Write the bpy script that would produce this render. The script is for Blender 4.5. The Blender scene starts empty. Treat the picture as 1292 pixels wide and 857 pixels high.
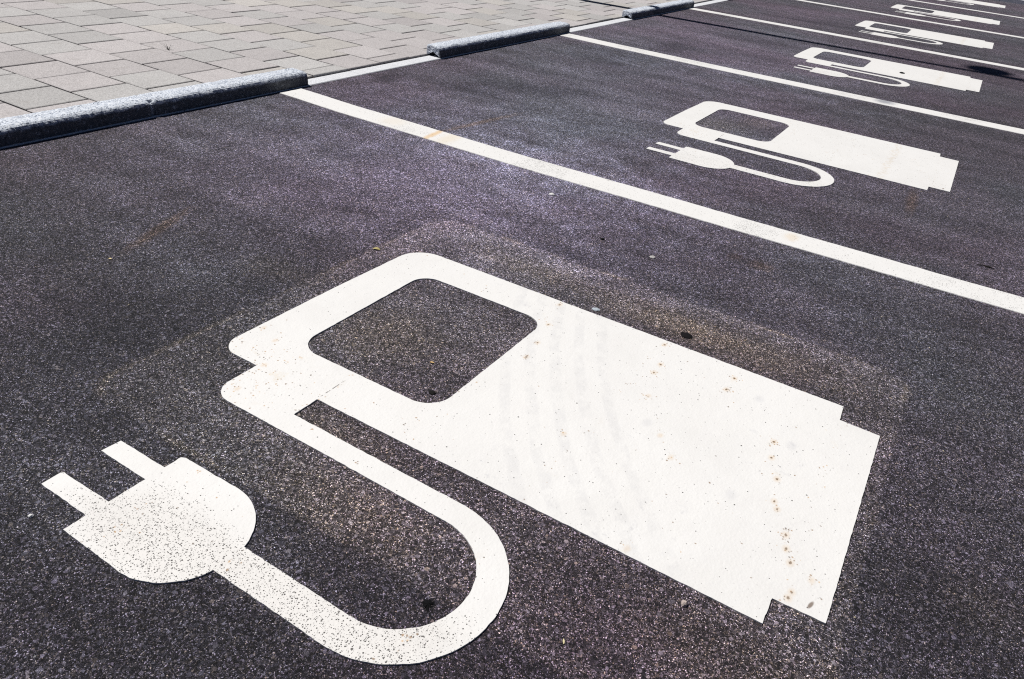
import bpy, bmesh, math, random
from mathutils import Vector, Matrix, noise
from mathutils.geometry import tessellate_polygon

R = math.radians
rng = random.Random(7)
sc = bpy.context.scene
col = sc.collection
OX, OY = -.50, .95                       # local origin of a charging symbol on its bay

# ---------------------------------------------------------------- helpers
def obj(name, verts, faces, mat, parent=None, loc=(0, 0, 0), smooth=False, cols=None):
    me = bpy.data.meshes.new(name)
    me.from_pydata([tuple(v) for v in verts], [], faces)
    me.update()
    if smooth:
        me.polygons.foreach_set('use_smooth', [True] * len(me.polygons))
    if cols is not None:                       # one colour per face (its own albedo)
        a = me.color_attributes.new('tone', 'FLOAT_COLOR', 'CORNER')
        buf = []
        for p in me.polygons:
            c = cols[p.index]
            buf += [c[0], c[1], c[2], 1.0] * p.loop_total
        a.data.foreach_set('color', buf)
    if mat: me.materials.append(mat)
    o = bpy.data.objects.new(name, me)
    o.location = loc
    if parent: o.parent = parent
    col.objects.link(o)
    return o

def empty(name, loc, rz=0):
    o = bpy.data.objects.new(name, None)
    o.empty_display_size = .1
    o.location = loc; o.rotation_euler = (0, 0, rz)
    col.objects.link(o)
    return o

def tag(o, label=None, cat=None, group=None, kind=None):
    if label: o['label'] = label
    if cat: o['category'] = cat
    if group: o['group'] = group
    if kind: o['kind'] = kind
    return o

class NT:
    """small node-tree writer"""
    def __init__(s, name):
        s.mat = bpy.data.materials.new(name); s.mat.use_nodes = True
        s.t = s.mat.node_tree; s.t.nodes.clear()
        s.out = s.t.nodes.new('ShaderNodeOutputMaterial')
        s.bsdf = s.t.nodes.new('ShaderNodeBsdfPrincipled')
        s.t.links.new(s.bsdf.outputs[0], s.out.inputs[0])
    def put(s, sock, v):
        if v is None: return
        if isinstance(v, bpy.types.NodeSocket): s.t.links.new(v, sock)
        else:
            try: sock.default_value = v
            except Exception: sock.default_value = (*v, 1.0)
    def node(s, typ, **kw):
        n = s.t.nodes.new(typ)
        for k, v in kw.items(): setattr(n, k, v)
        return n
    def m(s, op, a, b=None, c=None, clamp=False):
        n = s.node('ShaderNodeMath', operation=op, use_clamp=clamp)
        s.put(n.inputs[0], a); s.put(n.inputs[1], b)
        if c is not None: s.put(n.inputs[2], c)
        return n.outputs[0]
    def vm(s, op, a, b=None):
        n = s.node('ShaderNodeVectorMath', operation=op)
        s.put(n.inputs[0], a)
        if b is not None: s.put(n.inputs[1], b)
        return n.outputs['Value'] if op in ('LENGTH', 'DISTANCE', 'DOT_PRODUCT') else n.outputs[0]
    def noise(s, vec, scale, detail=2.0, rough=.5, color=False):
        n = s.node('ShaderNodeTexNoise'); s.put(n.inputs['Vector'], vec)
        n.inputs['Scale'].default_value = scale; n.inputs['Detail'].default_value = detail
        n.inputs['Roughness'].default_value = rough
        return n.outputs['Color' if color else 'Fac']
    def vor(s, vec, scale, feature='F1', rand=1.0):
        n = s.node('ShaderNodeTexVoronoi', feature=feature); s.put(n.inputs['Vector'], vec)
        n.inputs['Scale'].default_value = scale; n.inputs['Randomness'].default_value = rand
        return n
    def mix(s, fac, a, b, mode='MIX'):
        n = s.node('ShaderNodeMix', data_type='RGBA', blend_type=mode)
        s.put(n.inputs['Factor'], fac); s.put(n.inputs['A'], a) if False else None
        ins = [i for i in n.inputs if i.type == 'RGBA']
        for k, v in ((ins[0], a), (ins[1], b)):
            if isinstance(v, bpy.types.NodeSocket): s.t.links.new(v, k)
            elif isinstance(v, (int, float)): k.default_value = (v, v, v, 1)
            else: k.default_value = (*v[:3], 1)
        fi = [i for i in n.inputs if i.type == 'VALUE'][0]
        if isinstance(fac, bpy.types.NodeSocket): s.t.links.new(fac, fi)
        else: fi.default_value = fac
        return [o for o in n.outputs if o.type == 'RGBA'][0]
    def ramp(s, fac, stops, interp='LINEAR'):
        n = s.node('ShaderNodeValToRGB'); n.color_ramp.interpolation = interp
        e = n.color_ramp.elements
        while len(e) < len(stops): e.new(.5)
        for i, (p, c) in enumerate(stops):
            e[i].position = p
            e[i].color = (c, c, c, 1) if isinstance(c, (int, float)) else (*c, 1)
        s.put(n.inputs[0], fac)
        return n.outputs[0]
    def smooth(s, v, lo, hi, a=0.0, b=1.0):
        n = s.node('ShaderNodeMapRange', interpolation_type='SMOOTHSTEP')
        s.put(n.inputs[0], v)
        n.inputs[1].default_value = lo; n.inputs[2].default_value = hi
        n.inputs[3].default_value = a; n.inputs[4].default_value = b
        return n.outputs[0]
    def sep(s, v):
        n = s.node('ShaderNodeSeparateXYZ'); s.put(n.inputs[0], v); return n.outputs
    def rgb(s, v):
        n = s.node('ShaderNodeSeparateColor'); s.put(n.inputs[0], v); return n.outputs
    def pos(s): return s.node('ShaderNodeNewGeometry').outputs['Position']
    def objco(s): return s.node('ShaderNodeTexCoord').outputs['Object']
    def spot(s, vec, x, y, rx, ry, rot=0.0, soft=.5, wob=None):
        """mask of an elliptic stain lying on the ground"""
        n = s.node('ShaderNodeMapping', vector_type='TEXTURE'); s.put(n.inputs[0], vec)
        n.inputs['Location'].default_value = (x, y, 0)
        n.inputs['Rotation'].default_value = (0, 0, rot)
        n.inputs['Scale'].default_value = (rx, ry, 1e3)
        d = s.vm('LENGTH', n.outputs[0])
        if wob is not None: d = s.m('ADD', d, wob)
        return s.smooth(d, 1 + soft, 1 - soft)
    def bump(s, h, strength, dist, normal=None):
        n = s.node('ShaderNodeBump'); n.inputs['Strength'].default_value = strength
        n.inputs['Distance'].default_value = dist; s.put(n.inputs['Height'], h)
        if normal is not None: s.put(n.inputs['Normal'], normal)
        return n.outputs[0]
    def finish(s, color, rough=.7, spec=.4, normal=None):
        s.put(s.bsdf.inputs['Base Color'], color if isinstance(color, bpy.types.NodeSocket) else (*color, 1))
        s.put(s.bsdf.inputs['Roughness'], rough)
        s.bsdf.inputs['Specular IOR Level'].default_value = spec
        if normal is not None: s.put(s.bsdf.inputs['Normal'], normal)
        return s.mat

# ---------------------------------------------------------------- materials
def mat_asphalt():
    n = NT('asphalt')
    p = n.pos()
    warp = n.vm('ADD', p, n.vm('MULTIPLY', n.noise(p, 240, 2, color=True), (.003, .003, 0)))
    v1 = n.vor(warp, 620)                    # ~2 mm chippings
    v2 = n.vor(warp, 260)                    # larger stones between them
    c1 = n.rgb(v1.outputs['Color']); c2 = n.rgb(v2.outputs['Color'])
    tone = n.ramp(c1[0], [(0, .006), (.30, .023), (.57, .062), (.79, .145), (.92, .33), (1, .72)])
    tint = n.ramp(c1[1], [(0, (1.10, .93, 1.06)), (.38, (.96, .98, 1.08)), (.66, (1.06, 1.0, .98)), (.88, (1.12, 1.03, .84)), (1, (1.2, 1.0, .72))])
    base = n.mix(1.0, tone, tint, 'MULTIPLY')
    big = n.ramp(c2[0], [(0, .012), (.45, .035), (.75, .11), (1, .40)])
    big = n.mix(1.0, big, n.ramp(c2[1], [(0, (1.05, .95, 1.06)), (.6, (.98, 1.0, 1.06)), (1, (1.15, 1.0, .8))]), 'MULTIPLY')
    base = n.mix(n.smooth(c2[2], .84, .87), base, big)
    v3 = n.vor(warp, 120); c3 = n.rgb(v3.outputs['Color'])
    coarse = n.mix(1.0, n.ramp(c3[0], [(0, .012), (.5, .06), (.85, .15), (1, .34)]), n.ramp(c3[1], [(0, (1.0, .95, 1.08)), (.6, (.98, 1.0, 1.06)), (1, (1.15, 1.0, .78))]), 'MULTIPLY')
    base = n.mix(n.m('MULTIPLY', n.smooth(c3[2], .955, .965), n.smooth(v3.outputs['Distance'], .46, .40)), base, coarse)
    # bitumen between the stones
    e = n.vor(warp, 620, 'DISTANCE_TO_EDGE').outputs[0]
    base = n.mix(n.smooth(e, .10, .0, 0, .70), base, (.012, .011, .013))
    # open pores where a stone has broken out
    v4 = n.vor(warp, 85); c4 = n.rgb(v4.outputs['Color'])
    pore = n.m('MULTIPLY', n.smooth(c4[0], .935, .945), n.smooth(n.m('ADD', v4.outputs['Distance'], n.m('MULTIPLY', n.noise(p, 500, 2), .25)), .44, .26))
    base = n.mix(n.m('MULTIPLY', pore, .9), base, (.006, .005, .006))
    # broad mottling: polished lanes, darker oily areas
    m1 = n.noise(p, 1.1, 5, .6); m2 = n.noise(p, 7, 4, .6); m3 = n.noise(p, 38, 3, .65)
    k = n.m('ADD', n.m('ADD', n.m('MULTIPLY', m1, 1.2), n.m('MULTIPLY', m2, 1.05)), n.m('MULTIPLY', m3, .8))
    k = n.m('SUBTRACT', k, .20)
    # wheel-polished drifts running along the bays
    st = n.noise(n.vm('MULTIPLY', p, (.55, 3.2, 1)), 1.7, 4, .6)
    k = n.m('MULTIPLY', k, n.smooth(st, .36, .64, .84, 1.2))
    base = n.mix(1.0, base, k, 'MULTIPLY')
    # purple-grey here, blue-grey there
    base = n.mix(1.0, base, n.ramp(n.noise(p, .8, 3), [(.38, (1.09, .895, 1.14)), (.62, (.955, .955, 1.12))]), 'MULTIPLY')
    wob = n.m('MULTIPLY', n.m('SUBTRACT', n.noise(p, 9, 4, .65), .5), 1.6)
    wobf = n.m('MULTIPLY', n.m('SUBTRACT', n.noise(p, 60, 3, .65), .5), 1.6)
    def blend(mask, colr, s, mode='MULTIPLY'):
        nonlocal base
        base = n.mix(n.m('MULTIPLY', mask, s), base, colr, mode)
    # broad lighter, bluish patches of asphalt
    for (x, y, rx, ry, s) in ((-1.65, 2.05, .85, .75, .8), (-1.5, 3.6, 1.0, 1.2, .7), (-1.5, 5.9, 1.1, 1.2, .7), (.1, 3.0, 1.2, .8, .25), (-.9, 2.0, .8, .45, .5), (-1.6, 8.6, .8, .8, .2)):
        blend(n.spot(p, x, y, rx, ry, 0, .7, wob), (1.80, 1.90, 1.98), s)
    # ghost of an older coat round the nearest symbol: a rounded rectangle scrubbed pale
    cx, cy, hx, hy, rr = -.53, 1.17, .655, .565, .07
    X = n.sep(p)
    qx = n.m('SUBTRACT', n.m('ABSOLUTE', n.m('SUBTRACT', X[0], cx)), hx - rr)
    qy = n.m('SUBTRACT', n.m('ABSOLUTE', n.m('SUBTRACT', X[1], cy)), hy - rr)
    cmb = n.node('ShaderNodeCombineXYZ'); n.put(cmb.inputs[0], n.m('MAXIMUM', qx, 0.)); n.put(cmb.inputs[1], n.m('MAXIMUM', qy, 0.))
    sdf = n.m('SUBTRACT', n.vm('LENGTH', cmb.outputs[0]), rr)
    sdf = n.m('ADD', sdf, n.m('MULTIPLY', n.m('SUBTRACT', n.noise(p, 45, 4, .7),   .5), .016))
    inside = n.smooth(sdf, .005, -.005)
    patchy = n.smooth(n.noise(p, 5.5, 5, .65), .32, .56, .5, 1.0)
    blend(n.m('MULTIPLY', inside, patchy), (1.74, 1.71, 1.55), .88)
    rim = n.m('MULTIPLY', n.smooth(n.m('ABSOLUTE', sdf), .014, .0), n.smooth(n.noise(p, 7, 3), .48, .66))
    blend(rim, (1.8, 1.66, 1.22), .55)
    # tan lichen / dust patches
    for (x, y, rx, ry, rot, s) in ((-.43, 1.60, .17, .06, 0, .9), (-.20, 1.60, .20, .07, 0, .85), (-.88, 1.11, .10, .09, .4, .8), (-.60, .66, .13, .06, 0, .75),
                                   (-.74, .79, .12, .035, 0, .7), (-.80, 1.62, .16, .05, 0, .5), (-.9, 3.55, .11, .12, 0, .7), (-.78, 3.75, .07, .10, 0, .6), (-1.3, 1.17, .07, .05, .4, .55),
                                   (-1.22, 1.17, .05, .04, .4, .4), (.31, 1.085, .06, .05, 0, .55), (.02, .75, .12, .07, 0, .55), (-.3, 6.1, .1, .2, 0, .3)):
        blend(n.spot(p, x, y, rx, ry, rot, .75, wobf), (1.45, 1.37, 1.10), s * .75)
    # rusty streaks
    for (x, y, rx, ry, rot, s) in ((-1.655, 2.66, .016, .22, -.13, .85), (-1.66, 1.13, .016, .13, .38, .85), (-.02, 3.12, .018, .14, .05, .8), (-.32, 2.10, .035, .03, 0, .7), (-.15, 2.38, .04, .03, 0, .55), (-.4, 2.11, .02, .02, 0, .5)):
        blend(n.spot(p, x, y, rx, ry, rot, .7, wobf), (1.15, .92, .66), s)
    # dark oil marks, then broad darker zones over the foreground
    for (x, y, rx, ry, rot, s) in ((-2.36, 2.90, .05, .10, 0, .6), (-1.95, 3.15, .16, .20, .3, .5), (-1.70, 3.45, .22, .12, .6, .5), (-1.80, 5.3, .12, .3, .2, .55), (-.78, 1.77, .09, .05, 0, .5),
                                   (-.65, .425, .10, .018, .05, .45), (-2.05, 2.25, .09, .03, 0, .55), (-1.72, 2.44, .05, .012, .3, .6), (-1.80, 2.52, .09, .010, .5, .6), (-1.5, 1.55, .18, .03, .4, .4),
                                   (-1.25, 1.05, .09, .10, 0, .4), (-1.9, 4.5, .15, .25, .3, .35), (-1.2, 5.5, .35, .08, .1, .35), (-1.4, 8.2, .5, .12, .1, .5), (-1.05, 8.5, .3, .1, 0, .45), (.15, 9.05, .2, .12, 0, .4), (-.2, .7, .16, .08, .2, .35),
                                   (-1.0, .36, .03, .02, 0, .55), (-.92, .33, .02, .015, 0, .6), (-.02, 7.0, .3, .1, 0, .25), (-1.55, 6.3, .3, .09, .15, .45), (-2.0, 1.5, .3, .12, .6, .3), (-1.35, .8, .22, .12, .4, .35), (-.75, .25, .42, .16, .5, .55), (-1.25, .62, .30, .22, .5, .45), (.35, .95, .22, .40, .2, .40), (-.05, .62, .30, .12, .5, .35)):
        blend(n.spot(p, x, y, rx, ry, rot, .8, wobf), (.38, .36, .40), s)
    hgt = n.m('SUBTRACT', n.m('SUBTRACT', n.m('ADD', n.m('MULTIPLY', n.smooth(e, 0, .35), .6), n.m('MULTIPLY', c1[0], .55)), n.m('MULTIPLY', n.noise(p, 900, 2), .3)), n.m('MULTIPLY', pore, .8))
    nrm = n.bump(hgt, .95, .0026)
    rgh = n.smooth(c1[2], 0, 1, .55, .95)
    return n.finish(base, rgh, .42, nrm)

def mat_paint(name, kind):
    """white thermoplastic: kind 'symbol' (object coordinates) or 'line' (ground coordinates)"""
    n = NT(name)
    o = n.objco(); p = n.pos()
    base = n.mix(n.noise(o, 9, 4, .6), (.765, .752, .732), (.815, .808, .795))
    fine = n.noise(o, 420, 3, .7)
    base = n.mix(n.smooth(fine, .56, .74, 0, .22), base, (.55, .52, .50))
    # pin holes: open bubbles in the coat, dense on plug and lower cable
    def pits(scale, lo, hi, dens):
        v = n.vor(p, scale)
        c = n.rgb(v.outputs['Color'])
        r = n.m('MULTIPLY', c[1], hi - lo); r = n.m('ADD', r, lo)
        keep = n.m('LESS_THAN', c[0], dens)
        return n.m('MULTIPLY', keep, n.m('LESS_THAN', v.outputs['Distance'], r))
    if kind == 'symbol':
        X = n.sep(o)
        w = n.m('MULTIPLY', n.m('SUBTRACT', n.noise(o, 14, 4, .6), .5), .9)
        a = n.m('MAXIMUM', n.spot(o, -.27, -.50, .15, .075, 0, .45, w), n.spot(o, -.03, -.465, .30, .035, 0, .4, w))
        a = n.m('MAXIMUM', a, n.spot(o, .10, -.42, .09, .05, .5, .4, w))
        one = n.smooth(n.sep(p)[1], 2.2, 1.8)          # worn hardest in the first bay
        rest = n.m('SUBTRACT', 1.0, one)
        a = n.m('MULTIPLY', a, n.m('ADD', n.m('MULTIPLY', one, .75), .25))
        dens = n.m('ADD', n.m('MULTIPLY', a, .62), .013)
        dens2 = n.m('ADD', n.m('MULTIPLY', a, .16), .012)
    else:
        w2 = n.smooth(n.noise(p, 3.5, 4, .65), .48, .70)
        dens = n.m('ADD', n.m('MULTIPLY', w2, .6), .04)
        dens2 = n.m('ADD', n.m('MULTIPLY', w2, .16), .02)
    if kind == 'symbol': base = n.mix(n.m('MULTIPLY', a, .35), base, (.66, .62, .58))
    pit = n.m('MAXIMUM', pits(320, .16, .41, dens), pits(160, .10, .27, dens2))
    pit = n.m('MAXIMUM', pit, pits(520, .14, .36, n.m('MULTIPLY', dens, .7)))
    base = n.mix(n.m('MULTIPLY', pit, .92), base, (.035, .030, .028))
    if kind == 'symbol':
        # rust freckles along the joints between the laid strips
        v = n.vor(n.vm('ADD', p, n.vm('MULTIPLY', n.noise(p, 130, 2, color=True), (.006, .006, 0))), 210)
        c = n.rgb(v.outputs['Color'])
        jit = n.m('MULTIPLY', n.m('SUBTRACT', n.noise(o, 18, 3), .5), .055)
        near = None
        for x in (-.16, .118, .53, -.34):
            d = n.smooth(n.m('ABSOLUTE', n.m('SUBTRACT', n.m('ADD', X[0], jit), x)), .016, .003)
            near = d if near is None else n.m('MAXIMUM', near, d)
        wf = n.m('MULTIPLY', n.m('SUBTRACT', n.noise(p, 420, 3, .7), .5), .0050)
        co = n.vm('MULTIPLY', o, (1.0, .72, 0.0))
        core = halo = None
        for (x, y, k) in [(-0.38, 1.484, 1), (-0.356, 1.398, 1), (-0.356, 1.358, 1), (-0.332, 1.268, 0), (-0.206, 1.454, 1), (-0.207, 1.4, 1), (-0.263, 1.16, 0), (-0.223, 1.11, 0), (-0.076, 1.284, 1), (-0.067, 1.232, 0.6), (-0.043, 1.177, 1), (-0.032, 1.114, 0.6), (-0.023, 1.097, 0.6), (0.005, 1.044, 1), (0.013, 1.013, 1), (0.026, 0.986, 1), (0.042, 0.927, 0.6), (0.04, 0.913, 1), (0.063, 0.97, 0), (-0.413, 1.047, 0), (-0.199, 0.855, 0), (-0.656, 1.487, 1), (-0.631, 1.384, 0.6), (-0.611, 1.297, 0.6), (-0.601, 1.23, 1), (-1.004, 0.807, 0), (-0.97, 0.774, 0), (-0.992, 0.86, 0), (-1.042, 0.938, 0), (-1.097, 0.959, 0)]:
            d = n.vm('DISTANCE', co, (x - OX, (y - OY) * .72, 0.0))
            if k:
                d = n.m('SUBTRACT', d, .0012 * k)
                core = d if core is None else n.m('MINIMUM', core, d)
            else: halo = d if halo is None else n.m('MINIMUM', halo, d)
        halo = n.m('MINIMUM', halo, core)
        core = n.smooth(n.m('ADD', core, wf), .0018, .0005)
        near = n.m('MAXIMUM', n.m('MULTIPLY', near, .35), n.smooth(halo, .018, .006))
        halo = n.smooth(n.m('ADD', halo, wf), .0085, .001)
        base = n.mix(n.m('MULTIPLY', halo, n.m('MULTIPLY', one, .34)), base, (.70, .48, .25))
        base = n.mix(n.m('MULTIPLY', core, n.m('MULTIPLY', one, .80)), base, (.14, .07, .02))
        lim = n.m('MULTIPLY', near, .25)
        lobe = n.spot(o, -.50, -.12, .10, .10, 0, .6)
        lim = n.m('MAXIMUM', lim, n.m('MULTIPLY', lobe, .20)); lim = n.m('ADD', lim, .003)
        fre = n.m('MULTIPLY', n.m('LESS_THAN', c[0], lim), n.smooth(v.outputs['Distance'], .50, .20))
        base = n.mix(n.m('MULTIPLY', fre, .75), base, n.ramp(c[1], [(0, (.07, .035, .012)), (.6, (.36, .19, .06)), (1, (.66, .44, .22))]))
        # tan dirt halo
        halo = n.m('MULTIPLY', n.smooth(n.noise(o, 26, 4, .7), .57, .72), n.m('MAXIMUM', near, lobe))
        base = n.mix(n.m('MULTIPLY', halo, .35), base, (.70, .60, .44))
        seam = n.m('MULTIPLY', rest, n.smooth(n.m('ABSOLUTE', n.m('SUBTRACT', n.m('ADD', X[0], jit), .34)), .022, .004))
        base = n.mix(n.m('MULTIPLY', n.m('MULTIPLY', seam, n.smooth(n.noise(o, 60, 3), .42, .6)), .32), base, (.62, .50, .34))
        # tyre tread arcs crossing the pump
        n2 = n.node('ShaderNodeMapping', vector_type='TEXTURE'); n.put(n2.inputs[0], o)
        n2.inputs['Location'].default_value = (1.71, 1.25, 0)
        dist = n.vm('LENGTH', n2.outputs[0])
        dist = n.m('ADD', dist, n.m('MULTIPLY', n.noise(o, 6, 2), .02))
        band = n.m('MULTIPLY', n.smooth(dist, 1.85, 1.90), n.smooth(dist, 2.16, 2.10))
        saw = n.m('SINE', n.m('MULTIPLY', dist, 120.0))
        tread = n.m('MULTIPLY', band, n.smooth(saw, -.2, .6))
        tread = n.m('MULTIPLY', tread, n.smooth(n.noise(o, 22, 4, .7), .38, .62))
        base = n.mix(n.m('MULTIPLY', n.m('MULTIPLY', tread, one), .2), base, (.50, .50, .52))
        sm = None
        for (x, y) in [[-0.139, 1.412], [-0.044, 1.294], [-0.1, 1.082], [-0.299, 1.181]]:
            d = n.vm('DISTANCE', co, (x - OX, (y - OY) * .72, 0.0)); sm = d if sm is None else n.m('MINIMUM', sm, d)
        base = n.mix(n.m('MULTIPLY', n.smooth(n.m('ADD', sm, n.m('MULTIPLY', wf, 2.0)), .014, .004), n.m('MULTIPLY', one, .2)), base, (.46, .46, .50))
        mark = n.spot(o, .072 - OX, .920 - OY, .0028, .0085, -.25, .4)
        base = n.mix(n.m('MULTIPLY', mark, .85), base, (.12, .06, .025))
        # dotted joint between pump and cable pieces
        jl = n.m('LESS_THAN', n.m('ABSOLUTE', n.m('ADD', X[0], .335)), .0011)
        jl = n.m('MULTIPLY', jl, n.m('MULTIPLY', n.smooth(X[1], -.10, -.09), n.smooth(X[1], -.025, -.04)))
        jl = n.m('MULTIPLY', jl, n.smooth(n.noise(o, 160, 2), .45, .52))
        base = n.mix(n.m('MULTIPLY', jl, .85), base, (.10, .08, .07))
        # scuffs
        low = n.smooth(n.noise(o, 3.2, 5, .65), .42, .66)
        base = n.mix(n.m('MULTIPLY', low, .16), base, (.60, .585, .57))
        scuff = n.m('MULTIPLY', n.smooth(n.noise(o, 30, 4, .7), .58, .72), n.smooth(n.noise(o, 5, 3), .50, .66))
        base = n.mix(n.m('MULTIPLY', scuff, .40), base, (.50, .50, .53))
    else:
        wobf = n.m('MULTIPLY', n.m('SUBTRACT', n.noise(p, 60, 3, .65), .5), 1.4)
        for (x, y, rx, ry, rot, s, cc) in ((-1.68, 2.37, .012, .10, .12, .62, (.72, .45, .16)), (-1.61, 2.37, .03, .09, .1, .28, (.72, .55, .28)), (-1.89, 2.38, .05, .05, .1, .22, (.72, .58, .36)),
                                           (-.36, 4.95, .05, .06, 0, .75, (.22, .23, .27)), (-.30, 2.39, .02, .03, 0, .3, (.7, .5, .25)), (-.75, 7.52, .05, .06, 0, .3, (.4, .38, .36))):
            base = n.mix(n.m('MULTIPLY', n.spot(p, x, y, rx, ry, rot, .7, wobf), s), base, cc)
        scuff = n.m('MULTIPLY', n.smooth(n.noise(p, 40, 4, .7), .58, .72), n.smooth(n.noise(p, 4, 3), .50, .66))
        base = n.mix(n.m('MULTIPLY', scuff, .35), base, (.45, .45, .46))
    h = n.m('SUBTRACT', n.m('MULTIPLY', n.noise(o, 260, 3, .6), .5), pit)
    h = n.m('ADD', h, n.m('MULTIPLY', n.noise(o, 34, 3, .6), 1.2))
    h = n.m('ADD', h, n.m('MULTIPLY', n.vor(p, 190, 'SMOOTH_F1').outputs['Distance'], -.3))
    return n.finish(base, .62, .4, n.bump(h, .45, .0018))

def mat_slab():
    n = NT('concrete_slab')
    p = n.pos()
    a = n.node('ShaderNodeAttribute', attribute_name='tone')
    base = n.mix(n.noise(p, 5, 5, .6), (.425, .408, .405), (.505, .49, .48))
    base = n.mix(1.0, base, a.outputs['Color'], 'MULTIPLY')
    sp = n.vor(p, 330); c = n.rgb(sp.outputs['Color'])
    base = n.mix(1.0, base, n.ramp(c[0], [(0, .74), (.5, .98), (1, 1.22)]), 'MULTIPLY')
    base = n.mix(n.smooth(n.noise(p, 17, 4, .7), .56, .74, 0, .30), base, (.27, .245, .22))
    base = n.mix(n.smooth(n.noise(p, 90, 3, .7), .62, .74, 0, .4), base, (.22, .20, .19))
    return n.finish(base, .85, .25, n.bump(n.noise(p, 420, 3, .7), .5, .0015))

def mat_bedding():
    n = NT('joint_sand'); p = n.pos()
    return n.finish(n.mix(n.noise(p, 60, 3), (.020, .018, .017), (.05, .043, .038)), .95, .1)

def mat_edging():
    n = NT('edging_stone'); p = n.pos()
    v = n.vor(p, 380); c = n.rgb(v.outputs['Color'])
    base = n.mix(1.0, n.mix(n.noise(p, 8, 4), (.64, .65, .68), (.74, .75, .78)), n.ramp(c[0], [(0, .68), (.5, 1.0), (1, 1.16)]), 'MULTIPLY')
    base = n.mix(n.smooth(n.noise(p, 30, 4, .7), .60, .72, 0, .45), base, (.30, .31, .32))
    return n.finish(base, .8, .3, n.bump(n.noise(p, 500, 2), .4, .001))

def mat_granite():
    n = NT('rough_granite'); p = n.pos()
    v = n.vor(p, 260); c = n.rgb(v.outputs['Color'])
    base = n.ramp(c[0], [(0, (.10, .12, .16)), (.14, (.34, .38, .46)), (.4, (.62, .67, .75)), (.8, (.76, .80, .87)), (1, (.86, .88, .91))])
    base = n.mix(n.smooth(n.noise(p, 120, 4, .7), .58, .72, 0, .45), base, (.10, .13, .20))
    base = n.mix(n.smooth(n.noise(p, 14, 4, .6), .45, .75, 0, .22), base, (.22, .26, .33))
    # shade of the bay-side face, painted near-black into the granite colour
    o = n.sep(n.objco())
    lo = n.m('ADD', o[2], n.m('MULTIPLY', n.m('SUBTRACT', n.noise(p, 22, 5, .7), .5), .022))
    face_shade = n.m('MULTIPLY', n.smooth(lo, .050, .038), n.smooth(n.m('ADD', o[0], n.m('MULTIPLY', n.noise(p, 90, 3), .004)), -2.481, -2.471))
    base = n.mix(n.m('MULTIPLY', face_shade, n.smooth(n.noise(p, 70, 4, .7), .30, .48, .55, .9)), base, (.022, .024, .030))
    h = n.m('ADD', n.noise(p, 210, 4, .7), n.m('MULTIPLY', n.noise(p, 60, 3), 1.2))
    return n.finish(base, .62, .45, n.bump(h, .7, .003))

def mat_plain(name, c, rough=.7, spec=.3, var=.25, scale=300, metallic=0):
    n = NT(name); p = n.objco()
    lo = tuple(x * (1 - var) for x in c); hi = tuple(min(1, x * (1 + var)) for x in c)
    m = n.finish(n.mix(n.noise(p, scale, 3, .6), lo, hi), rough, spec, n.bump(n.noise(p, scale * 1.7, 2), .4, .0006))
    n.bsdf.inputs['Metallic'].default_value = metallic
    return m

def mat_grit():
    n = NT('grit')
    a = n.node('ShaderNodeAttribute', attribute_name='tone')
    return n.finish(a.outputs['Color'], .6, .5)

M_ASPH = mat_asphalt(); M_SYM = mat_paint('symbol_paint', 'symbol'); M_LINE = mat_paint('line_paint', 'line')
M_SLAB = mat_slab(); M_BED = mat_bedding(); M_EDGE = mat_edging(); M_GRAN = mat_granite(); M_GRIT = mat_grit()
M_STEEL = mat_plain('galvanised_steel', (.42, .43, .45), .45, .5, .12, 40, .8)
M_GLASS = mat_plain('lamp_lens', (.75, .76, .78), .2, .5, .03, 20)

# ---------------------------------------------------------------- parking lot (one sheet to the horizon)
tag(obj('parking_lot', [(-300, -300, 0), (300, -300, 0), (300, 300, 0), (-300, 300, 0)], [(0, 1, 2, 3)], M_ASPH), kind='structure')

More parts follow.
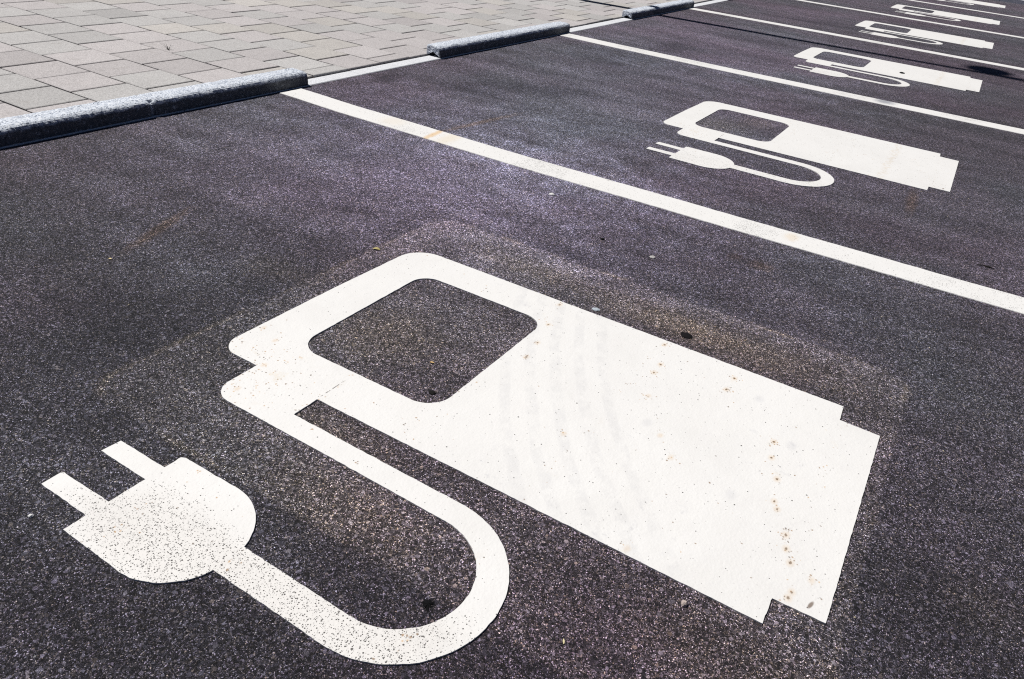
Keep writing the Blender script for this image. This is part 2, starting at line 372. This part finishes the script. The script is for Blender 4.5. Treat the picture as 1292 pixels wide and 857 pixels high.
# ---------------------------------------------------------------- slab pavement
def slab_field(name, x0, x1, y0, y1, py, px, top, gap, phase_odd, phase_even, yref, rseed, along_x=True):
    """running-bond slabs; rows run along x, every slab its own chamfered block"""
    r = random.Random(rseed)
    V, F, C = [], [], []
    k0 = int(math.floor((y0 - yref) / py)); k1 = int(math.ceil((y1 - yref) / py))
    for k in range(k0, k1):
        ya, yb = max(y0, yref + k * py), min(y1, yref + (k + 1) * py)
        if yb - ya < .03: continue
        ph = phase_odd if k % 2 else phase_even
        j0 = int(math.floor((x0 - ph) / px)) - 1; j1 = int(math.ceil((x1 - ph) / px)) + 1
        for j in range(j0, j1):
            xa, xb = max(x0, ph + j * px), min(x1, ph + (j + 1) * px)
            if xb - xa < .02: continue
            g = gap / 2; gx = g * r.uniform(.7, 1.5); gy = g * r.uniform(.35, .9)
            a, b, c, d = xa + gx, xb - g * r.uniform(.5, 1.2), ya + gy, yb - gy
            dx, dy = r.uniform(-.0012, .0012), r.uniform(-.0012, .0012)
            z = top + r.uniform(-.0012, .0012); tx, ty = r.uniform(-.003, .003), r.uniform(-.003, .003)
            ch = .0028
            i = len(V); mx, my = (a + b) / 2, (c + d) / 2
            def P(x, y, zz): V.append((x + dx, y + dy, zz + (x - mx) * tx + (y - my) * ty))
            for (x, y) in ((a, c), (b, c), (b, d), (a, d)): P(x, y, z - .03)
            for (x, y) in ((a, c), (b, c), (b, d), (a, d)): P(x, y, z - ch * .7)
            for (x, y) in ((a + ch, c + ch), (b - ch, c + ch), (b - ch, d - ch), (a + ch, d - ch)): P(x, y, z)
            fs = [(i + 8, i + 9, i + 10, i + 11)]
            for q in range(4):
                w = (q + 1) % 4
                fs.append((i + 4 + q, i + 4 + w, i + 8 + w, i + 8 + q)); fs.append((i + q, i + w, i + 4 + w, i + 4 + q))
            t = r.gauss(1, .055); h = r.random()
            tint = (1.012, .988, 1.0) if h < .45 else ((.99, 1.0, 1.0) if h < .85 else (1.015, 1.0, .965))
            F += fs; C += [tuple(t * q for q in tint)] * len(fs)
    return obj(name, V, F, M_SLAB, cols=C)

PX = -2.553
pav = slab_field('pavement', -9.5, PX, -2.0, 15.44, .2385, .2278, .012, .011, -2.8755, -2.7616, 1.6785 - .2385, 3)
tag(pav, kind='structure')
# bedding sand under the slabs, level asphalt-side joint
tag(obj('pavement', [(-120, -60, .0015), (PX + .012, -60, .0015), (PX + .012, 15.455, .0015), (-120, 15.455, .0015)], [(0, 1, 2, 3)], M_BED), kind='structure')
# the same paving carries on to the left, seen only from other positions
tag(obj('pavement', [(-120, -60, .011), (-9.52, -60, .011), (-9.52, 15.44, .011), (-120, 15.44, .011)], [(0, 1, 2, 3)], mat_plain('far_paving', (.41, .39, .375), .85, .2, .2, 4)), kind='structure')
# pavement closing the far end of the lot
far = slab_field('pavement', -9.5, 16, 15.60, 23.0, .30, .30, .055, .008, 0.0, .15, 15.60, 5)
tag(far, kind='structure')
tag(obj('pavement', [(-120, 15.59, .03), (120, 15.59, .03), (120, 90, .03), (-120, 90, .03)], [(0, 1, 2, 3)], M_BED), kind='structure')

# ---------------------------------------------------------------- flush edging stones (kerb strip)
def edging(name, x0, x1, y0, y1, seams, top, depth=.06, horizontal=False):
    V, F = [], []
    cuts = [y0] + seams + [y1]
    for a, b in zip(cuts[:-1], cuts[1:]):
        g, ch = .0015, .003
        a2, b2 = a + g, b - g
        i = len(V)
        pts = ((x0, a2), (x1, a2), (x1, b2), (x0, b2))
        ins = ((x0 + ch, a2 + ch), (x1 - ch, a2 + ch), (x1 - ch, b2 - ch), (x0 + ch, b2 - ch))
        z = top + rng.uniform(-.0008, .0008)
        if horizontal:
            pts = [(y, x) for x, y in pts][::-1]; ins = [(y, x) for x, y in ins][::-1]
        V += [(x, y, z - depth) for x, y in pts] + [(x, y, z - ch) for x, y in pts] + [(x, y, z) for x, y in ins]
        F.append((i + 8, i + 9, i + 10, i + 11))
        for q in range(4):
            w = (q + 1) % 4
            F.append((i + 4 + q, i + 4 + w, i + 8 + w, i + 8 + q)); F.append((i + q, i + w, i + 4 + w, i + 4 + q))
    return tag(obj(name, V, F, M_EDGE), kind='structure')
edging('kerb_strip', -2.545, -2.464, -6.14, 15.45, [2.86 + k for k in range(-8, 13)], .0045)
edging('kerb_strip', 15.46, 15.58, -9.0, 20.0, [-9 + 1.0 * k for k in range(1, 29)], .062, .08, True)

# ---------------------------------------------------------------- painted bay lines
def ypath(x, amp=1.0):
    """the slight sway of the laid line"""
    pts = [(-2.46, .006), (-2.05, -.011), (-1.3, -.019), (-.6, -.008), (.12, .004), (.36, .010), (2.6, .012)]
    for (a, ya), (b, yb) in zip(pts[:-1], pts[1:]):
        if x <= b:
            t = (x - a) / (b - a); t = t * t * (3 - 2 * t)
            return amp * (ya + (yb - ya) * t)
    return amp * .012
LINE_LABELS = [
    ('nearest white bay line, broad and crossed by an orange rust streak', 2.379, .125, 1.0),
    ('second white bay line, with a grey rubbed patch near its right side', 4.921, .136, .8),
    ('third white bay line, running beside the long thin lamp post shadow', 7.522, .132, -.5),
    ('fourth white bay line, between the fourth and fifth charging symbols', 10.07, .130, 0),
    ('farthest white bay line, thin and just below the last charging symbol', 12.715, .130, 0)]
for n_i, (lab, yc, wd, amp) in enumerate(LINE_LABELS):
    V, F = [], []
    x0, x1, N = -2.452, 2.55, 500
    for i in range(N + 1):
        x = x0 + (x1 - x0) * i / N
        y = ypath(x, amp)
        e0 = .0016 * noise.noise((x * 22, n_i * 7.1, 0)) + .0012 * noise.noise((x * 90, n_i * 7.1, 3))
        e1 = .0016 * noise.noise((x * 22, n_i * 7.1, 9)) + .0012 * noise.noise((x * 90, n_i * 7.1, 5))
        a, b = y - wd / 2 + e0, y + wd / 2 + e1
        V += [(x, a, .0002), (x, a + .0008, .0022), (x, b - .0008, .0022), (x, b, .0002)]
        if i:
            j = 4 * (i - 1); k = 4 * i
            F += [(j, k, k + 1, j + 1), (j + 1, k + 1, k + 2, j + 2), (j + 2, k + 2, k + 3, j + 3)]
    F += [(0, 1, 2, 3), (4 * N + 3, 4 * N + 2, 4 * N + 1, 4 * N)]
    o = obj('bay_line', V, F, M_LINE, loc=(0, yc, 0))
    tag(o, lab, 'bay line', 'white lines between the parking bays')

# ---------------------------------------------------------------- charging symbols

def arc(cx, cy, r, a0, a1, n=14):
    return [(cx + r * math.cos(R(a0 + (a1 - a0) * i / n)), cy + r * math.sin(R(a0 + (a1 - a0) * i / n))) for i in range(n + 1)]
def densify(poly, step=.005, jit=.0009, hold=()):
    out = []
    for k, (a, b) in enumerate(zip(poly, poly[1:] + poly[:1])):
        L = math.hypot(b[0] - a[0], b[1] - a[1]); n = max(1, int(L / step))
        for i in range(n):
            t = i / n
            x, y = a[0] + (b[0] - a[0]) * t, a[1] + (b[1] - a[1]) * t
            x += jit * noise.noise((x * 60, y * 60, 1)) ; y += jit * noise.noise((x * 60, y * 60, 4))
            x += .0006 * noise.noise((x * 240, y * 240, 7)); y += .0006 * noise.noise((x * 240, y * 240, 9))
            out.append((x, y))
    return out
def paint_part(name, outer, holes, parent, top=.0028):
    """a flat thermoplastic piece with a softly rounded rim"""
    loops = [densify(outer)] + [densify(h) for h in holes]
    V, F, tops = [], [], []
    for lp in loops:
        i = len(V); n = len(lp)
        area = sum(lp[k][0] * lp[(k + 1) % n][1] - lp[(k + 1) % n][0] * lp[k][1] for k in range(n))
        ccw = (area > 0)
        V += [(x - OX, y - OY, .0002) for x, y in lp] + [(x - OX, y - OY, top) for x, y in lp]
        for k in range(n):
            w = (k + 1) % n
            F.append((i + k, i + w, i + n + w, i + n + k) if ccw == (lp is loops[0]) else (i + w, i + k, i + n + k, i + n + w))
        tops.append((i + n, n))
    pls = [[Vector(V[s + k]) for k in range(n)] for s, n in tops]
    idx = [s + k for s, n in tops for k in range(n)]
    for t in tessellate_polygon(pls):
        a, b, c = (idx[q] for q in t)
        nz = (V[b][0] - V[a][0]) * (V[c][1] - V[a][1]) - (V[b][1] - V[a][1]) * (V[c][0] - V[a][0])
        F.append((a, b, c) if nz > 0 else (a, c, b))
    return obj(name, V, F, M_SYM, parent)

pump = ([(-.834, .8425), (.020, .8425), (.020, .897), (.0985, .8995), (.0980, 1.4455), (.0187, 1.448), (.0165, 1.505)]
        + arc(-1.030, 1.431, .075, 90, 180)[0:] + [(-1.1105, 1.2)]
        + arc(-1.0625, .899, .048, 180, 270) + [(-1.0015, .8505)])
window = arc(-.9405, 1.008, .055, 180, 270) + arc(-.6987, 1.008, .055, 270, 360) + arc(-.6937, 1.341, .050, 0, 90) + arc(-.9455, 1.341, .050, 90, 180)
cable = ([(-1.0015, .8505)] + arc(-.9545, .783, .046, 180, 270) + [(-.70, .7355)]
         + arc(-.46, .6215, .1105, 90, -90, 26) + [(-.664, .5130), (-.6665, .4585)]
         + arc(-.46, .6180, .1610, -90, 90, 34) + [(-.60, .7800), (-.834, .7825), (-.834, .8425)])
plug = ([(-.892, .384)] + [(-.775, .3825)] + arc(-.7655, .4865, .1045, -88, -16.5, 14) + [(-.6665, .4585), (-.664, .5130)]
        + arc(-.7655, .4865, .1045, 17, 88, 14) + [(-.886, .590), (-.892, .586), (-.8925, .5545), (-.8925, .5190), (-.8925, .4560), (-.8925, .4195)])
prong_u = [(-1.0015, .5545), (-1.0035, .5200), (-.8925, .5190), (-.8925, .5545)]
prong_l = [(-1.0005, .4550), (-1.0045, .4505), (-1.0030, .4200), (-.8925, .4195), (-.8925, .4560)]

SYM = [
    ('large white charging pump symbol nearest the viewer, its plug pitted with dark pinholes', 0, 0, 0),
    ('second charging pump symbol, between the nearest two bay lines', -.004, 2.475, 0),
    ('third charging pump symbol, just below the long thin shadow, with a black speck on it', -.005, 5.046, 0),
    ('fourth charging pump symbol, first one past the long thin shadow', -.002, 7.615, 0),
    ('fifth charging pump symbol, small, with only one more charging symbol beyond it', -.003, 10.195, 0),
    ('sixth charging pump symbol, the farthest one, cut by the top of the picture', .007, 13.10, 0)]
proto = None
for k, (lab, dx, dy, rz) in enumerate(SYM):
    if proto is None:
        proto = root = empty('charging_symbol', (OX, OY, 0))
        obs = [paint_part('pump', pump, [window], root), paint_part('cable', cable, [], root)]
        pl = paint_part('plug', plug, [], root); obs.append(pl)
        paint_part('prong', prong_u, [], pl); paint_part('prong', prong_l, [], pl)
    else:
        root = proto.copy(); col.objects.link(root)
        root.location = (OX + dx, OY + dy, 0); root.rotation_euler = (0, 0, rz)
        for ch in proto.children:
            c = ch.copy(); col.objects.link(c); c.parent = root
            for g in ch.children:
                d = g.copy(); col.objects.link(d); d.parent = c
    tag(root, lab, 'road marking', 'electric charging symbols painted in the bays')

# ---------------------------------------------------------------- granite wheel stops on the edging
def wheel_stop(y0, y1, lab, seam=None, seed=0):
    xb, xf, h = -2.566, -2.467, .0565
    L = y1 - y0
    prof = [(-.5, 0), (-.5, .25), (-.497, .55), (-.49, .82), (-.455, .96), (-.39, 1.0), (-.2, 1.005), (0, 1.0), (.15, 1.0), (.28, .985), (.36, .94), (.425, .86), (.46, .76), (.48, .62), (.49, .40), (.50, .18), (.50, 0)]
    W = xf - xb; xm = (xb + xf) / 2
    N = int(L / .0065)
    V, F = [], []; n = len(prof)
    for i in range(N + 1):
        y = L * i / N
        for j, (u, v) in enumerate(prof):
            s = (y * 26, u * 6 + seed * 3.7, v * 6)
            d = .0020 * noise.noise(s) + .0014 * noise.noise((y * 95, u * 18 + seed, v * 18)) + .0010 * noise.noise((y * 230, u * 40 + seed, v * 40))
            nx, nz = u * 2, (v - .4) * 1.4
            l = math.hypot(nx, nz) or 1
            cutd = 0
            if seam is not None:
                cutd = -.006 * math.exp(-((y0 + y - seam - .004 * math.sin(u * 9)) / .0035) ** 2)
                if u > .3: cutd += -.009 * math.exp(-((y0 + y - seam) / .010) ** 2)
            e = min(i, N - i)
            rnd = .004 * max(0, 1 - e / 2.0) ** 2
            dd = d + cutd - rnd
            z = v * h + nz / l * dd if v > 0 else .0005
            V.append((u * W + nx / l * dd, y, z))
        if i:
            a, b = (i - 1) * n, i * n
            for j in range(n - 1): F.append((a + j, a + j + 1, b + j + 1, b + j))
    # rough split ends
    for end in (0, 1):
        base = 0 if end == 0 else N * n
        prev = list(range(base, base + n)); sgn = -1 if end == 0 else 1
        cen = (0, .45 * h)
        for ring in range(1, 7):
            t = ring / 6.0; cur = []
            for j in prev if False else range(n):
                vx, vy, vz = V[base + j]
                x = vx + (cen[0] - vx) * t; z = vz + (cen[1] - vz) * t if prof[j][1] > 0 else .0005 + t * .45 * h * .95
                q = noise.noise((x * 75 + seed * 5, z * 75, end * 9 + seed)) + .6 * noise.noise((x * 190, z * 190, end * 5 + seed))
                V.append((x, vy + sgn * (.0085 * q * min(1, t * 2.2) + .002), z)); cur.append(len(V) - 1)
            for j in range(n - 1):
                f = (prev[j], prev[j + 1], cur[j + 1], cur[j])
                F.append(f if end == 0 else f[::-1])
            prev = cur
        F.append(tuple(prev) if end == 0 else tuple(prev[::-1]))
    # flip to outward
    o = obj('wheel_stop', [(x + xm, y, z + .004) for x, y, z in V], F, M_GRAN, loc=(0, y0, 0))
    bm = bmesh.new(); bm.from_mesh(o.data); bmesh.ops.recalc_face_normals(bm, faces=bm.faces); bm.to_mesh(o.data); bm.free()
    tag(o, lab, 'wheel stop', 'granite wheel stops along the pavement edge')
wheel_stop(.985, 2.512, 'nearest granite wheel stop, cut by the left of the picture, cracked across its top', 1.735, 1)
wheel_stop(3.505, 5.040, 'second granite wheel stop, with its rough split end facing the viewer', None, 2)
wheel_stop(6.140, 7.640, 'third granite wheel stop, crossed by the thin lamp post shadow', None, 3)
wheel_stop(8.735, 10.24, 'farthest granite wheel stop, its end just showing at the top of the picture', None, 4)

# ---------------------------------------------------------------- street lamp outside the frame (its shadow crosses the bays)
def tube(pts, rad, seg=16):
    V, F = [], []
    for i, (p, r) in enumerate(zip(pts, rad)):
        p = Vector(p)
        d = (Vector(pts[min(i + 1, len(pts) - 1)]) - Vector(pts[max(i - 1, 0)])).normalized()
        a = d.orthogonal().normalized() if abs(d.z) < .99 else Vector((1, 0, 0)); a = (a - d * a.dot(d)).normalized(); b = d.cross(a)
        for k in range(seg):
            t = 2 * math.pi * k / seg
            V.append(tuple(p + a * r * math.cos(t) + b * r * math.sin(t)))
        if i:
            for k in range(seg):
                w = (k + 1) % seg
                F.append(((i - 1) * seg + k, (i - 1) * seg + w, i * seg + w, i * seg + k))
    F.append(tuple(range(seg))[::-1]); F.append(tuple(range((len(pts) - 1) * seg, len(pts) * seg)))
    return V, F
AZ = math.atan(.0787); EL = R(62.0)
bx, by = -4.55, 6.705 - .0787 * 2.30
lamp = empty('street_lamp', (bx, by, .012))
tag(lamp, 'tall thin grey lamp post on the slab pavement, casting the long thin shadow', 'street lamp')
V, F = tube([(0, 0, 0), (0, 0, 2.5), (0, 0, 5.5), (0, 0, 8.75)], [.062, .056, .050, .046]); obj('pole', V, F, M_STEEL, lamp, smooth=True)
V, F = tube([(0, 0, 0), (0, 0, .015)], [.16, .16], 24); obj('base_plate', V, F, M_STEEL, lamp)
V, F = tube([(0, 0, 8.75), (.02, -.05, 9.3), (.05, -.14, 10.15), (.10, -.22, 11.0)], [.040, .038, .034, .03]); obj('arm', V, F, M_STEEL, lamp, smooth=True)
V, F = tube([(0, 0, 8.7), (0, .035, 9.2), (0, .06, 10.05), (0, .10, 11.0)], [.028, .028, .026, .022]); obj('arm', V, F, M_STEEL, lamp, smooth=True)
bm = bmesh.new(); bmesh.ops.create_uvsphere(bm, u_segments=24, v_segments=14, radius=1)
for v in bm.verts: v.co = Vector((v.co.x * .13, v.co.y * .17 + .19, v.co.z * .22 + 8.79))
me = bpy.data.meshes.new('lamp_head'); bm.to_mesh(me); bm.free(); me.materials.append(M_STEEL)
hd = bpy.data.objects.new('lamp_head', me); hd.parent = lamp; col.objects.link(hd)

# ---------------------------------------------------------------- small things lying about
def stone(name, loc, sx, sy, sz, c, lab, cat, seed, rot=0, flat=.3, group=None, spec=.3):
    bm = bmesh.new(); bmesh.ops.create_icosphere(bm, subdivisions=2, radius=1)
    for v in bm.verts:
        f = 1 + .28 * noise.noise(v.co * 1.3 + Vector((seed * 3.1, 0, 0))) + .12 * noise.noise(v.co * 3.1 + Vector((0, seed, 0)))
        co = v.co * f
        v.co = Vector((co.x * sx, co.y * sy, max(co.z, -flat) * sz + flat * sz))
    me = bpy.data.meshes.new(name); bm.to_mesh(me); bm.free()
    me.materials.append(mat_plain(name + '_surface', c, .85, min(spec, .15), .3, 400))
    o = bpy.data.objects.new(name, me); o.location = loc; o.rotation_euler = (0, 0, rot); col.objects.link(o)
    tag(o, lab, cat, group); return o
Z = 0.0004
stone('tar_lump', (-.355, 1.563, Z), .0155, .0135, .003, (.008, .007, .008), 'flat black tar lump lying beside the long edge of the nearest pump', 'tar lump', 1, .2)
stone('stone_flake', (-.578, 1.531, Z), .0105, .0075, .0022, (.42, .47, .52), 'pale blue stone flake beside the nearest pump, left of the tar lump', 'stone', 2, .4)
stone('pebble', (-.087, .808, Z), .0050, .0052, .0062, (.50, .42, .38), 'small upright pebble below the lower edge of the nearest pump', 'pebble', 3, .6)
stone('pebble', (-.9535, .3733, Z), .0042, .0034, .0030, (.75, .74, .73), 'white pebble on the asphalt left of the nearest plug', 'pebble', 4, 1)
stone('pebble', (-.587, 1.922, Z), .008, .009, .003, (.42, .41, .40), 'pale grey pebble between the nearest pump and the nearest bay line', 'pebble', 5, .3)
stone('stone_chip', (-1.0355, 2.1434, Z), .010, .008, .004, (.68, .67, .66), 'white stone chip just below the nearest bay line', 'stone', 6, .2)
stone('grit_lump', (-.681, .998, Z), .0075, .0062, .003, (.012, .011, .011), 'black grit lump in the lower corner of the nearest pump window', 'grit lump', 7)
stone('grit_lump', (-.751, 1.934, Z), .0075, .0055, .003, (.010, .010, .010), 'black grit lump on bare asphalt left of the pale grey pebble', 'grit lump', 8)
stone('grit_lump', (-.4016, 6.1056, .0030), .017, .022, .006, (.010, .010, .011), 'black speck of dirt lying on the third charging symbol', 'grit lump', 9)
V, F = [(0, 0, .0022)], []
for k in range(44):
    t = 2 * math.pi * k / 44
    r_ = .0105 * (.78 + .55 * noise.noise((2.1 * math.cos(t), 2.1 * math.sin(t), 4.2)) + .45 * noise.noise((6 * math.cos(t), 6 * math.sin(t), 1.7)))
    V += [(r_ * .6 * math.cos(t), r_ * .6 * math.sin(t), .0012 + .0010 * noise.noise((k * .9, 0, 0))), (r_ * math.cos(t), r_ * math.sin(t), 0)]
for k in range(44):
    a_, b_ = 1 + 2 * k, 1 + 2 * ((k + 1) % 44)
    F += [(0, a_, b_), (a_, a_ + 1, b_ + 1, b_)]
tag(obj('tar_spot', V, F, mat_plain('tar', (.007, .007, .008), .9, .1, .3, 500), loc=(-.3877, .5897, Z)), 'black ragged tar spot inside the bend of the nearest cable', 'tar spot')

def leaf(name, loc, L, W, c, lab, cat, rot, curl=.3):
    V, F = [], []; n = 9
    for i in range(n):
        t = i / (n - 1); w = W * math.sin(math.pi * min(1, .06 + t * .9)) ** .8
        z = .0004 + curl * L * .25 * math.sin(math.pi * t)
        V += [(L * (t - .5), -w, z + .25 * w), (L * (t - .5), 0, z), (L * (t - .5), w, z + .25 * w)]
        V += [(L * (t - .5), -w, z + .25 * w + .0004), (L * (t - .5), 0, z + .0005), (L * (t - .5), w, z + .25 * w + .0004)]
        if i:
            a, b = 6 * (i - 1), 6 * i
            F += [(a + 3, b + 3, b + 4, a + 4), (a + 4, b + 4, b + 5, a + 5), (a, a + 1, b + 1, b), (a + 1, a + 2, b + 2, b + 1), (a, b, b + 3, a + 3), (a + 5, b + 5, b + 2, a + 2)]
    o = obj(name, V, F, mat_plain(name + '_tissue', c, .7, .2, .3, 250), loc=loc); o.rotation_euler = (0, 0, rot)
    return tag(o, lab, cat)
leaf('leaf_scrap', (-1.1778, 1.4263, Z), .020, .006, (.42, .36, .16), 'dull yellow leaf scrap beside the top corner of the nearest pump', 'leaf', .4)
leaf('wood_chip', (-.7445, 1.0843, Z), .0095, .0022, (.62, .42, .18), 'tan wood chip lying inside the nearest pump window', 'wood chip', .3, .15)
leaf('leaf_scrap', (-1.5969, .9497, Z), .0085, .0025, (.75, .62, .36), 'cream leaf scrap at the end of the rust streak, left of the nearest pump', 'leaf', .2, .2)
leaf('straw_bit', (-.2028, .6482, Z), .0085, .0013, (.70, .62, .38), 'yellow straw bit on the asphalt right of the nearest cable bend', 'straw', 2.1, .1)
V, F = tube([(-.024, -.006, .002), (-.008, .001, .0032), (.010, .002, .0028), (.026, -.004, .002)], [.0012, .0020, .0022, .0010], 8)
tag(obj('twig', V, F, mat_plain('dark_bark', (.015, .012, .010), .8), loc=(.2486, 2.6244, Z), smooth=True), 'short dark twig above the nearest bay line near the right edge', 'twig')
# weed in a slab joint: stem-like blades
V, F = [], []
for k in range(9):
    a = rng.uniform(0, 6.28); L = rng.uniform(.024, .046); ln = rng.uniform(.2, .9); w = .0020; i = len(V)
    for t in (0, .35, .7, 1):
        r0 = L * ln * t; z = L * (t - .35 * ln * t * t); ww = w * (1 - t * .85)
        cx, cy = r0 * math.cos(a), r0 * math.sin(a); sx, sy = -math.sin(a) * ww, math.cos(a) * ww
        V += [(cx - sx, cy - sy, z), (cx + sx, cy + sy, z), (cx, cy, z + .0007)]
    for q in range(3):
        b = i + 3 * q
        for (u, v) in ((0, 1), (1, 2), (2, 0)): F.append((b + u, b + v, b + 3 + v, b + 3 + u))
tag(obj('weed', V, F, mat_plain('dry_weed', (.030, .026, .016), .8), loc=(-3.2761, 2.4251, .008)), 'tiny dark weed sprouting from a slab joint of the pavement', 'weed')

# loose grit: nobody could count it
def in_paint(x, y):
    for s in SYM:
        u, v = x - s[1], y - s[2]
        if -1.13 < u < .12 and .82 < v < 1.53 and not (-.97 < u < -.66 and .98 < v < 1.37): return True
        if -1.02 < u < -.64 and .36 < v < .61: return True
        if -.70 < u < -.28 and .44 < v < .80 and not (-.62 < u < -.38 and .54 < v < .71): return True
        if -1.02 < u < -.4 and .71 < v < .87: return True
    return any(abs(y - l[1]) < .11 for l in LINE_LABELS)
V, F, C = [], [], []
gr = random.Random(11); cnt = 0
while cnt < 5200:
    y = .15 + 6.5 * gr.random() ** 1.9
    x = gr.uniform(-2.44, .9)
    if in_paint(x, y): continue
    s = (.0007 + .0016 * gr.random() ** 4) * (1 + .10 * y)
    i = len(V); t0 = gr.uniform(0, 6.28); q = [gr.uniform(.6, 1.25) for _ in range(6)]
    ring = [(x + s * q[k] * math.cos(t0 + k * 1.5708), y + s * q[k] * math.sin(t0 + k * 1.5708), s * .35) for k in range(4)]
    V += ring + [(x, y, s * q[4] * .9), (x, y, -.0002)]
    for k in range(4):
        w = (k + 1) % 4
        F += [(i + k, i + w, i + 4), (i + w, i + k, i + 5)]
    h = gr.random()
    b = .10 + .55 * gr.random() ** 2.2
    c = (b, b * .97, b * 1.02) if h < .7 else ((b * 1.05, b * .9, b * .66) if h < .88 else (.02, .018, .02))
    C += [c] * 8; cnt += 1
tag(obj('loose_grit', V, F, M_GRIT, cols=C), kind='stuff')

# ---------------------------------------------------------------- light
w = bpy.data.worlds.new('World'); sc.world = w; w.use_nodes = True
nt = w.node_tree
sky = nt.nodes.new('ShaderNodeTexSky'); sky.sky_type = 'NISHITA'; sky.sun_disc = False
sky.sun_elevation = EL; sky.sun_rotation = R(270) - AZ
sky.air_density = .22; sky.dust_density = .1; sky.ozone_density = 1.6; sky.altitude = 600
bg = nt.nodes['Background']; nt.links.new(sky.outputs[0], bg.inputs[0]); bg.inputs[1].default_value = .05
sun = bpy.data.lights.new('sun', 'SUN'); sun.energy = 4.4; sun.angle = R(.5); sun.color = (1, .975, .94)
so = bpy.data.objects.new('sun', sun); col.objects.link(so)
to_sun = Vector((-math.cos(AZ) * math.cos(EL), -math.sin(AZ) * math.cos(EL), math.sin(EL)))
so.rotation_euler = to_sun.to_track_quat('Z', 'Y').to_euler(); so.location = (-3, 0, 6)

# ---------------------------------------------------------------- camera
cd = bpy.data.cameras.new('camera'); cam = bpy.data.objects.new('camera', cd); col.objects.link(cam)
cd.sensor_width = 36; cd.lens = 951.5365982314088 / 1292 * 36; cd.clip_start = .02; cd.clip_end = 1500
Rm = Matrix(((0.8511111992243986, -0.34618882027759096, 0.394668249634571), (0.5145858202329372, 0.40123373148358094, -0.7577683856792634), (0.10397672898298645, 0.8480358444279178, 0.5196383804102879)))
cam.matrix_world = Matrix.Translation((0, 0, .8743130593)) @ Rm.to_4x4()
sc.camera = cam

sc.render.engine = 'CYCLES'
sc.view_settings.view_transform = 'Standard'; sc.view_settings.look = 'None'
sc.view_settings.exposure = 0; sc.view_settings.gamma = 1; sc.view_settings.use_curve_mapping = False
sc.cycles.use_denoising = False
sc.cycles.max_bounces = 6
sc.cycles.pixel_filter_type = 'BLACKMAN_HARRIS'; sc.cycles.filter_width = 1.15
